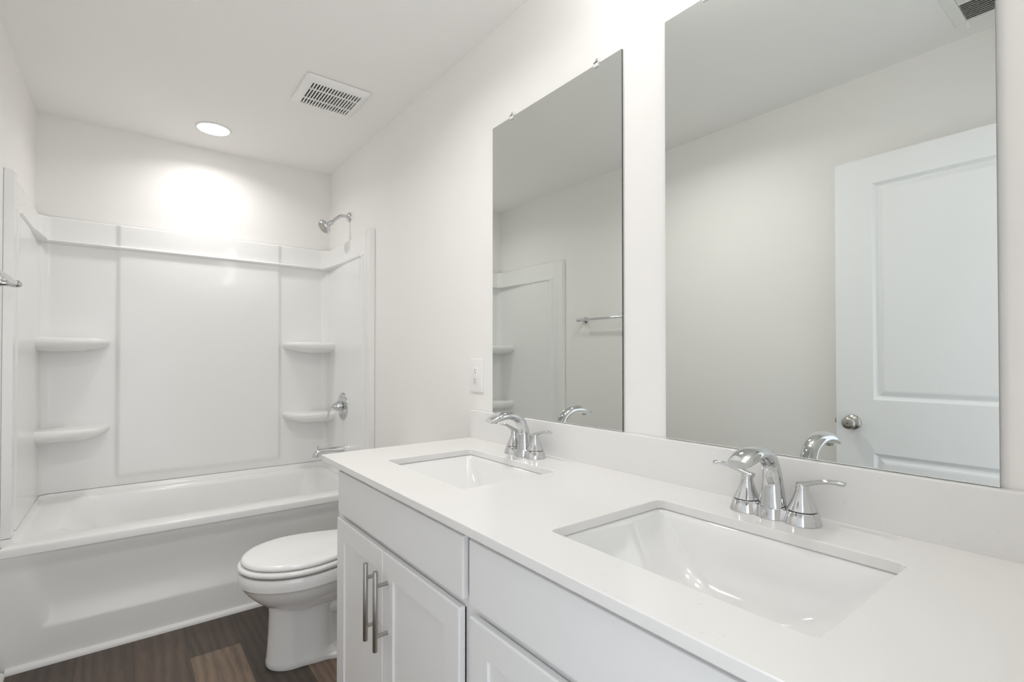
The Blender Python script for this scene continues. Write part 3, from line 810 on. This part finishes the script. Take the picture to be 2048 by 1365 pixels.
# ================================================================== outlet
t = empty('wall_outlet', (0, 1.659, 1.121), 'white electrical outlet plate on the wall left of the mirrors', 'outlet')
bm = new(); oy, oz = 1.6590, 1.1205
def plate_ring(hy, hz, r, x): return [(x, a, b) for a, b in rrect(oy, oz, hy, hz, r)]
loft(bm, [plate_ring(0.0435, 0.067, 0.005, -0.0005), plate_ring(0.0435, 0.067, 0.005, -0.004), plate_ring(0.0415, 0.065, 0.005, -0.0065), plate_ring(0.038, 0.0615, 0.005, -0.0072)])
pl = link('plate', bm, PLAST, t, smooth=35)
bm = new(); loft(bm, [plate_ring(0.0165, 0.0335, 0.002, -0.0070), plate_ring(0.0165, 0.0335, 0.002, -0.0090), plate_ring(0.0158, 0.0328, 0.002, -0.0096)])
rc = link('receptacle', bm, PLAST, t, smooth=35)
for k, zc in ((1, 0.0185), (-1, -0.0185)):
    bm = new()
    for dy, hh in ((0.0062, 0.0042), (-0.0062, 0.0034)):
        box(bm, -0.0101, -0.0094, oy + dy - 0.0008, oy + dy + 0.0008, oz + zc - hh + 0.003, oz + zc + hh + 0.003)
    lathe(bm, [(0.0024, 0), (0.0024, 0.0006)], (-0.0095, oy, oz + zc - 0.0075), (-1, 0, 0), 14)
    link('socket_slots', bm, BLACK, rc)
for zc in (0.0045, -0.0045):
    bm = new(); box(bm, -0.0108, -0.0094, oy - 0.0055, oy + 0.0055, oz + zc - 0.0028, oz + zc + 0.0028); link('test_button', bm, PLAST, rc, bevel=0.0004)

# ================================================================== ceiling fixtures
VXc, VYc = -0.3375, 2.4090
t = empty('exhaust_fan', (VXc, VYc, H), 'square white exhaust fan grille on the ceiling near the right wall', 'exhaust fan')
bm = new()
NS = 17; sx0, sx1 = -0.4455, -0.2330; sy0, sy1 = 2.3020, 2.5160
pitch = (sx1 - sx0) / (NS - 1); sw = 0.0074
zf0, zf1 = H - 0.022, H - 0.019
hs = 0.1475
# sloped rim
def sq(h, r, z): return at_z(rrect(VXc, VYc, h, h, r, 5, 4), z)
ix0, ix1, iy0, iy1 = sx0 - sw / 2, sx1 + sw / 2, sy0, sy1
def inner(z): return at_z(rrect((ix0 + ix1) / 2, (iy0 + iy1) / 2, (ix1 - ix0) / 2, (iy1 - iy0) / 2, 0.0005, 5, 4), z)
loft(bm, [sq(hs - 0.004, 0.014, H - 0.0005), sq(hs, 0.014, H - 0.004), sq(hs - 0.003, 0.014, H - 0.010), sq(hs - 0.018, 0.010, H - 0.0205), sq(hs - 0.024, 0.008, H - 0.022), inner(H - 0.022), inner(H - 0.012)], False, False)
for k in range(NS - 1):
    a = sx0 + pitch * k + sw / 2; b = sx0 + pitch * (k + 1) - sw / 2
    box(bm, a, b, sy0, sy1, H - 0.022, H - 0.017)
seg1, seg2 = sy0 + (sy1 - sy0) * 0.275, sy0 + (sy1 - sy0) * 0.725
for yy in (seg1, seg2): box(bm, ix0, ix1, yy - 0.0035, yy + 0.0035, H - 0.0218, H - 0.0172)
link('grille', bm, PLAST, t, smooth=30)
bm = new(); box(bm, ix0 - 0.004, ix1 + 0.004, sy0 - 0.004, sy1 + 0.004, H - 0.009, H - 0.001); link('housing', bm, DARK, t)

def downlight(x, y, watts, beam, label):
    t = empty('recessed_light', (x, y, H), label, 'ceiling light', 'round recessed ceiling lights')
    bm = new(); lathe(bm, [(0.086, 0.0005), (0.085, 0.003), (0.079, 0.0065), (0.0765, 0.0068), (0.0755, 0.004)], (x, y, H), (0, 0, -1), 56, True, False); link('trim_ring', bm, TRIM, t, smooth=40)
    bm = new(); lathe(bm, [(0.0755, 0.0042), (0.0750, 0.0056), (0.05, 0.0058)], (x, y, H), (0, 0, -1), 56); link('lens', bm, LAMP, t, smooth=60)
    ld = bpy.data.lights.new('led_light', 'AREA'); ld.shape = 'DISK'; ld.size = 0.14; ld.energy = watts; ld.color = (1.0, 0.98, 0.953); ld.spread = math.radians(beam)
    lo_ = bpy.data.objects.new('led_light', ld); COL.objects.link(lo_); lo_.location = (0, 0, -0.0075); lo_.parent = t
downlight(-0.732, 3.145, TUB_LIGHT, 151, 'round lit recessed ceiling light over the bathtub')
downlight(-0.77, 1.44, ROOM_FILL, 156, 'added out-of-view fill light, built as a round recessed ceiling light in front of the vanity')  # added lamp kept out of view, only there to brighten the room

# supply register seen in the near mirror
t = empty('ceiling_register', (-1.212, 0.335, H), 'white slatted air register on the ceiling, seen at the top of the near mirror', 'air register')
rx0, rx1, ry0, ry1 = -1.386, -1.040, 0.205, 0.466
bm = new()
def rr(i, z): return at_z(rrect((rx0 + rx1) / 2, (ry0 + ry1) / 2, (rx1 - rx0) / 2 - i, (ry1 - ry0) / 2 - i, 0.002, 3, 3), z)
loft(bm, [rr(0, H - 0.0005), rr(0.001, H - 0.003), rr(0.034, H - 0.009), rr(0.038, H - 0.010), rr(0.039, H - 0.002)], False, False)
box(bm, -1.2170, -1.2090, ry0 + 0.039, ry1 - 0.039, H - 0.011, H - 0.003)
link('frame', bm, PLAST, t, smooth=30)
for bank, (a, b, tilt) in enumerate(((-1.2090, rx1 - 0.039, 1), (rx0 + 0.039, -1.2170, -1))):
    bm = new(); n = 10
    for k in range(n):
        xc = a + (b - a) * (k + 0.5) / n
        P = [(xc - tilt * 0.0058, H - 0.0125), (xc - tilt * 0.0050, H - 0.0130), (xc + tilt * 0.0050, H - 0.0040), (xc + tilt * 0.0042, H - 0.0035)]
        loft(bm, [[(x, yy, z) for x, z in P] for yy in (ry0 + 0.040, ry1 - 0.040)])
    link('slat_bank', bm, PLAST, t)
bm = new(); box(bm, rx0 + 0.036, rx1 - 0.036, ry0 + 0.036, ry1 - 0.036, H - 0.0022, H - 0.0008); link('duct', bm, DARK, t)
bm = new(); tube(bm, [(-1.352, 0.425, H - 0.009), (-1.356, 0.425, H - 0.020), (-1.364, 0.425, H - 0.030)], 0.004, 10); link('damper_lever', bm, PLAST, t, smooth=50)

# vanity light above the mirrors (just above the picture)
t = empty('vanity_light', (0, 0.62, 2.34), 'two-shade vanity light on the wall above and between the mirrors', 'vanity light')
bm = new(); loft(bm, [[(x, a, b) for a, b in rrect(0.62, 2.355, hy, hz, 0.02)] for x, hy, hz in ((-0.001, 0.20, 0.045), (-0.018, 0.20, 0.045), (-0.024, 0.192, 0.037))]); link('backplate', bm, SATIN, t, smooth=35)
for yy in (0.46, 0.78):
    bm = new(); tube(bm, spline([(-0.020, yy, 2.357), (-0.09, yy, 2.400), (-0.18, yy, 2.408), (-0.20, yy, 2.390)], 5), 0.007, 14); lathe(bm, [(0.022, 0.0), (0.024, 0.015), (0.012, 0.02)], (-0.20, yy, 2.372), (0, 0, 1), 24); ar = link('arm', bm, SATIN, t, smooth=45)
    bm = new(); lathe(bm, [(0.030, 0.0), (0.042, -0.03), (0.050, -0.08), (0.053, -0.115)], (-0.20, yy, 2.372), (0, 0, 1), 32); link('shade', bm, SHADE, t, smooth=50)

# ================================================================== towel bar on the left wall
bx, bz = -1.4125, 1.4530
t = empty('towel_bar', (wall_x(2.2), 2.2, bz), 'chrome towel bar on the left wall beside the tub surround', 'towel bar')
ya, yb = 2.480, 1.880
bm = new()
tube(bm, [(bx, ya + 0.004, bz), (bx, yb - 0.004, bz)], 0.0080, 20); link('bar', bm, CHROME, t, smooth=50)
for yy, sg in ((ya, 1), (yb, -1)):
    wx = wall_x(yy)
    bm = new()
    lathe(bm, [(0.026, 0.0005), (0.0255, 0.005), (0.021, 0.012), (0.013, 0.022), (0.0105, 0.034), (0.0105, 0.055)], (wx, yy, bz), (1, 0, 0), 32)
    dd = bx - wx
    lathe(bm, [(0.0105, 0.052), (0.0125, dd - 0.016), (0.0135, dd), (0.0115, dd + 0.010), (0.006, dd + 0.0145)], (wx, yy, bz), (1, 0, 0), 28)
    lathe(bm, [(0.0115, -0.004), (0.0125, 0.010), (0.0120, 0.018), (0.0075, 0.0235)], (bx, yy, bz), (0, sg, 0), 24)
    link('post', bm, CHROME, t, smooth=40)

# ================================================================== door leaf folded back along the left wall
fx = -1.4180                                   # face towards the mirrors
dy0, dy1, dz0, dz1 = 0.078, 0.8880, 0.012, 2.0490
t = empty('door_1', (fx - 0.0175, dy0, 0), None, None)
t['kind'] = 'structure'
bm = new()
def face(fx, sgn):
    yA, yB = dy0, dy1
    py0, py1 = dy0 + 0.140, dy1 - 0.140
    PAN = [(1.012, 1.934), (0.230, 0.786)]
    def q(y0, y1, z0, z1):
        bm.faces.new([bm.verts.new(p) for p in ((fx, y0, z0), (fx, y1, z0), (fx, y1, z1), (fx, y0, z1))])
    q(yA, py0, dz0, dz1); q(py1, yB, dz0, dz1)
    q(py0, py1, dz0, PAN[1][0]); q(py0, py1, PAN[1][1], PAN[0][0]); q(py0, py1, PAN[0][1], dz1)
    for z0, z1 in PAN:
        R = []
        for ins, dep in ((0, 0), (0.0015, 0.0008), (0.012, 0.0125), (0.017, 0.0140), (0.033, 0.0050), (0.040, 0.0035), (0.05, 0.0035)):
            R.append(rect(fx - sgn * dep, py0 + ins, py1 - ins, z0 + ins, z1 - ins))
        loft(bm, R, False, True)
face(fx, 1); face(fx - 0.035, -1)
# edges
for a, b in (((fx, dy0), (fx - 0.035, dy0)), ((fx, dy1), (fx - 0.035, dy1))):
    bm.faces.new([bm.verts.new(p) for p in ((a[0], a[1], dz0), (b[0], b[1], dz0), (b[0], b[1], dz1), (a[0], a[1], dz1))])
for z in (dz0, dz1):
    bm.faces.new([bm.verts.new(p) for p in ((fx, dy0, z), (fx, dy1, z), (fx - 0.035, dy1, z), (fx - 0.035, dy0, z))])
link('door_panel', bm, DOORP, t, smooth=12)
ky, kz = 0.8245, 0.910
for sg, x0 in ((1, fx), (-1, fx - 0.035)):
    bm = new()
    lathe(bm, [(0.0330, 0.0004), (0.0328, 0.004), (0.029, 0.009), (0.017, 0.012), (0.0125, 0.016), (0.0120, 0.024), (0.0175, 0.030), (0.0245, 0.037), (0.0275, 0.046), (0.0262, 0.054), (0.0205, 0.0595), (0.010, 0.0625), (0.004, 0.063)], (x0, ky, kz), (sg, 0, 0), 44)
    k = link('knob', bm, SATIN, t, smooth=45)
    bm = new(); lathe(bm, [(0.0032, 0.0), (0.0032, 0.0005)], (x0 + sg * 0.0629, ky, kz), (sg, 0, 0), 12); link('keyhole', bm, BLACK, k)
bm = new(); box(bm, fx - 0.027, fx - 0.009, dy1 + 0.0002, dy1 + 0.009, kz - 0.010, kz + 0.010); link('latch', bm, SATIN, t, bevel=0.002)
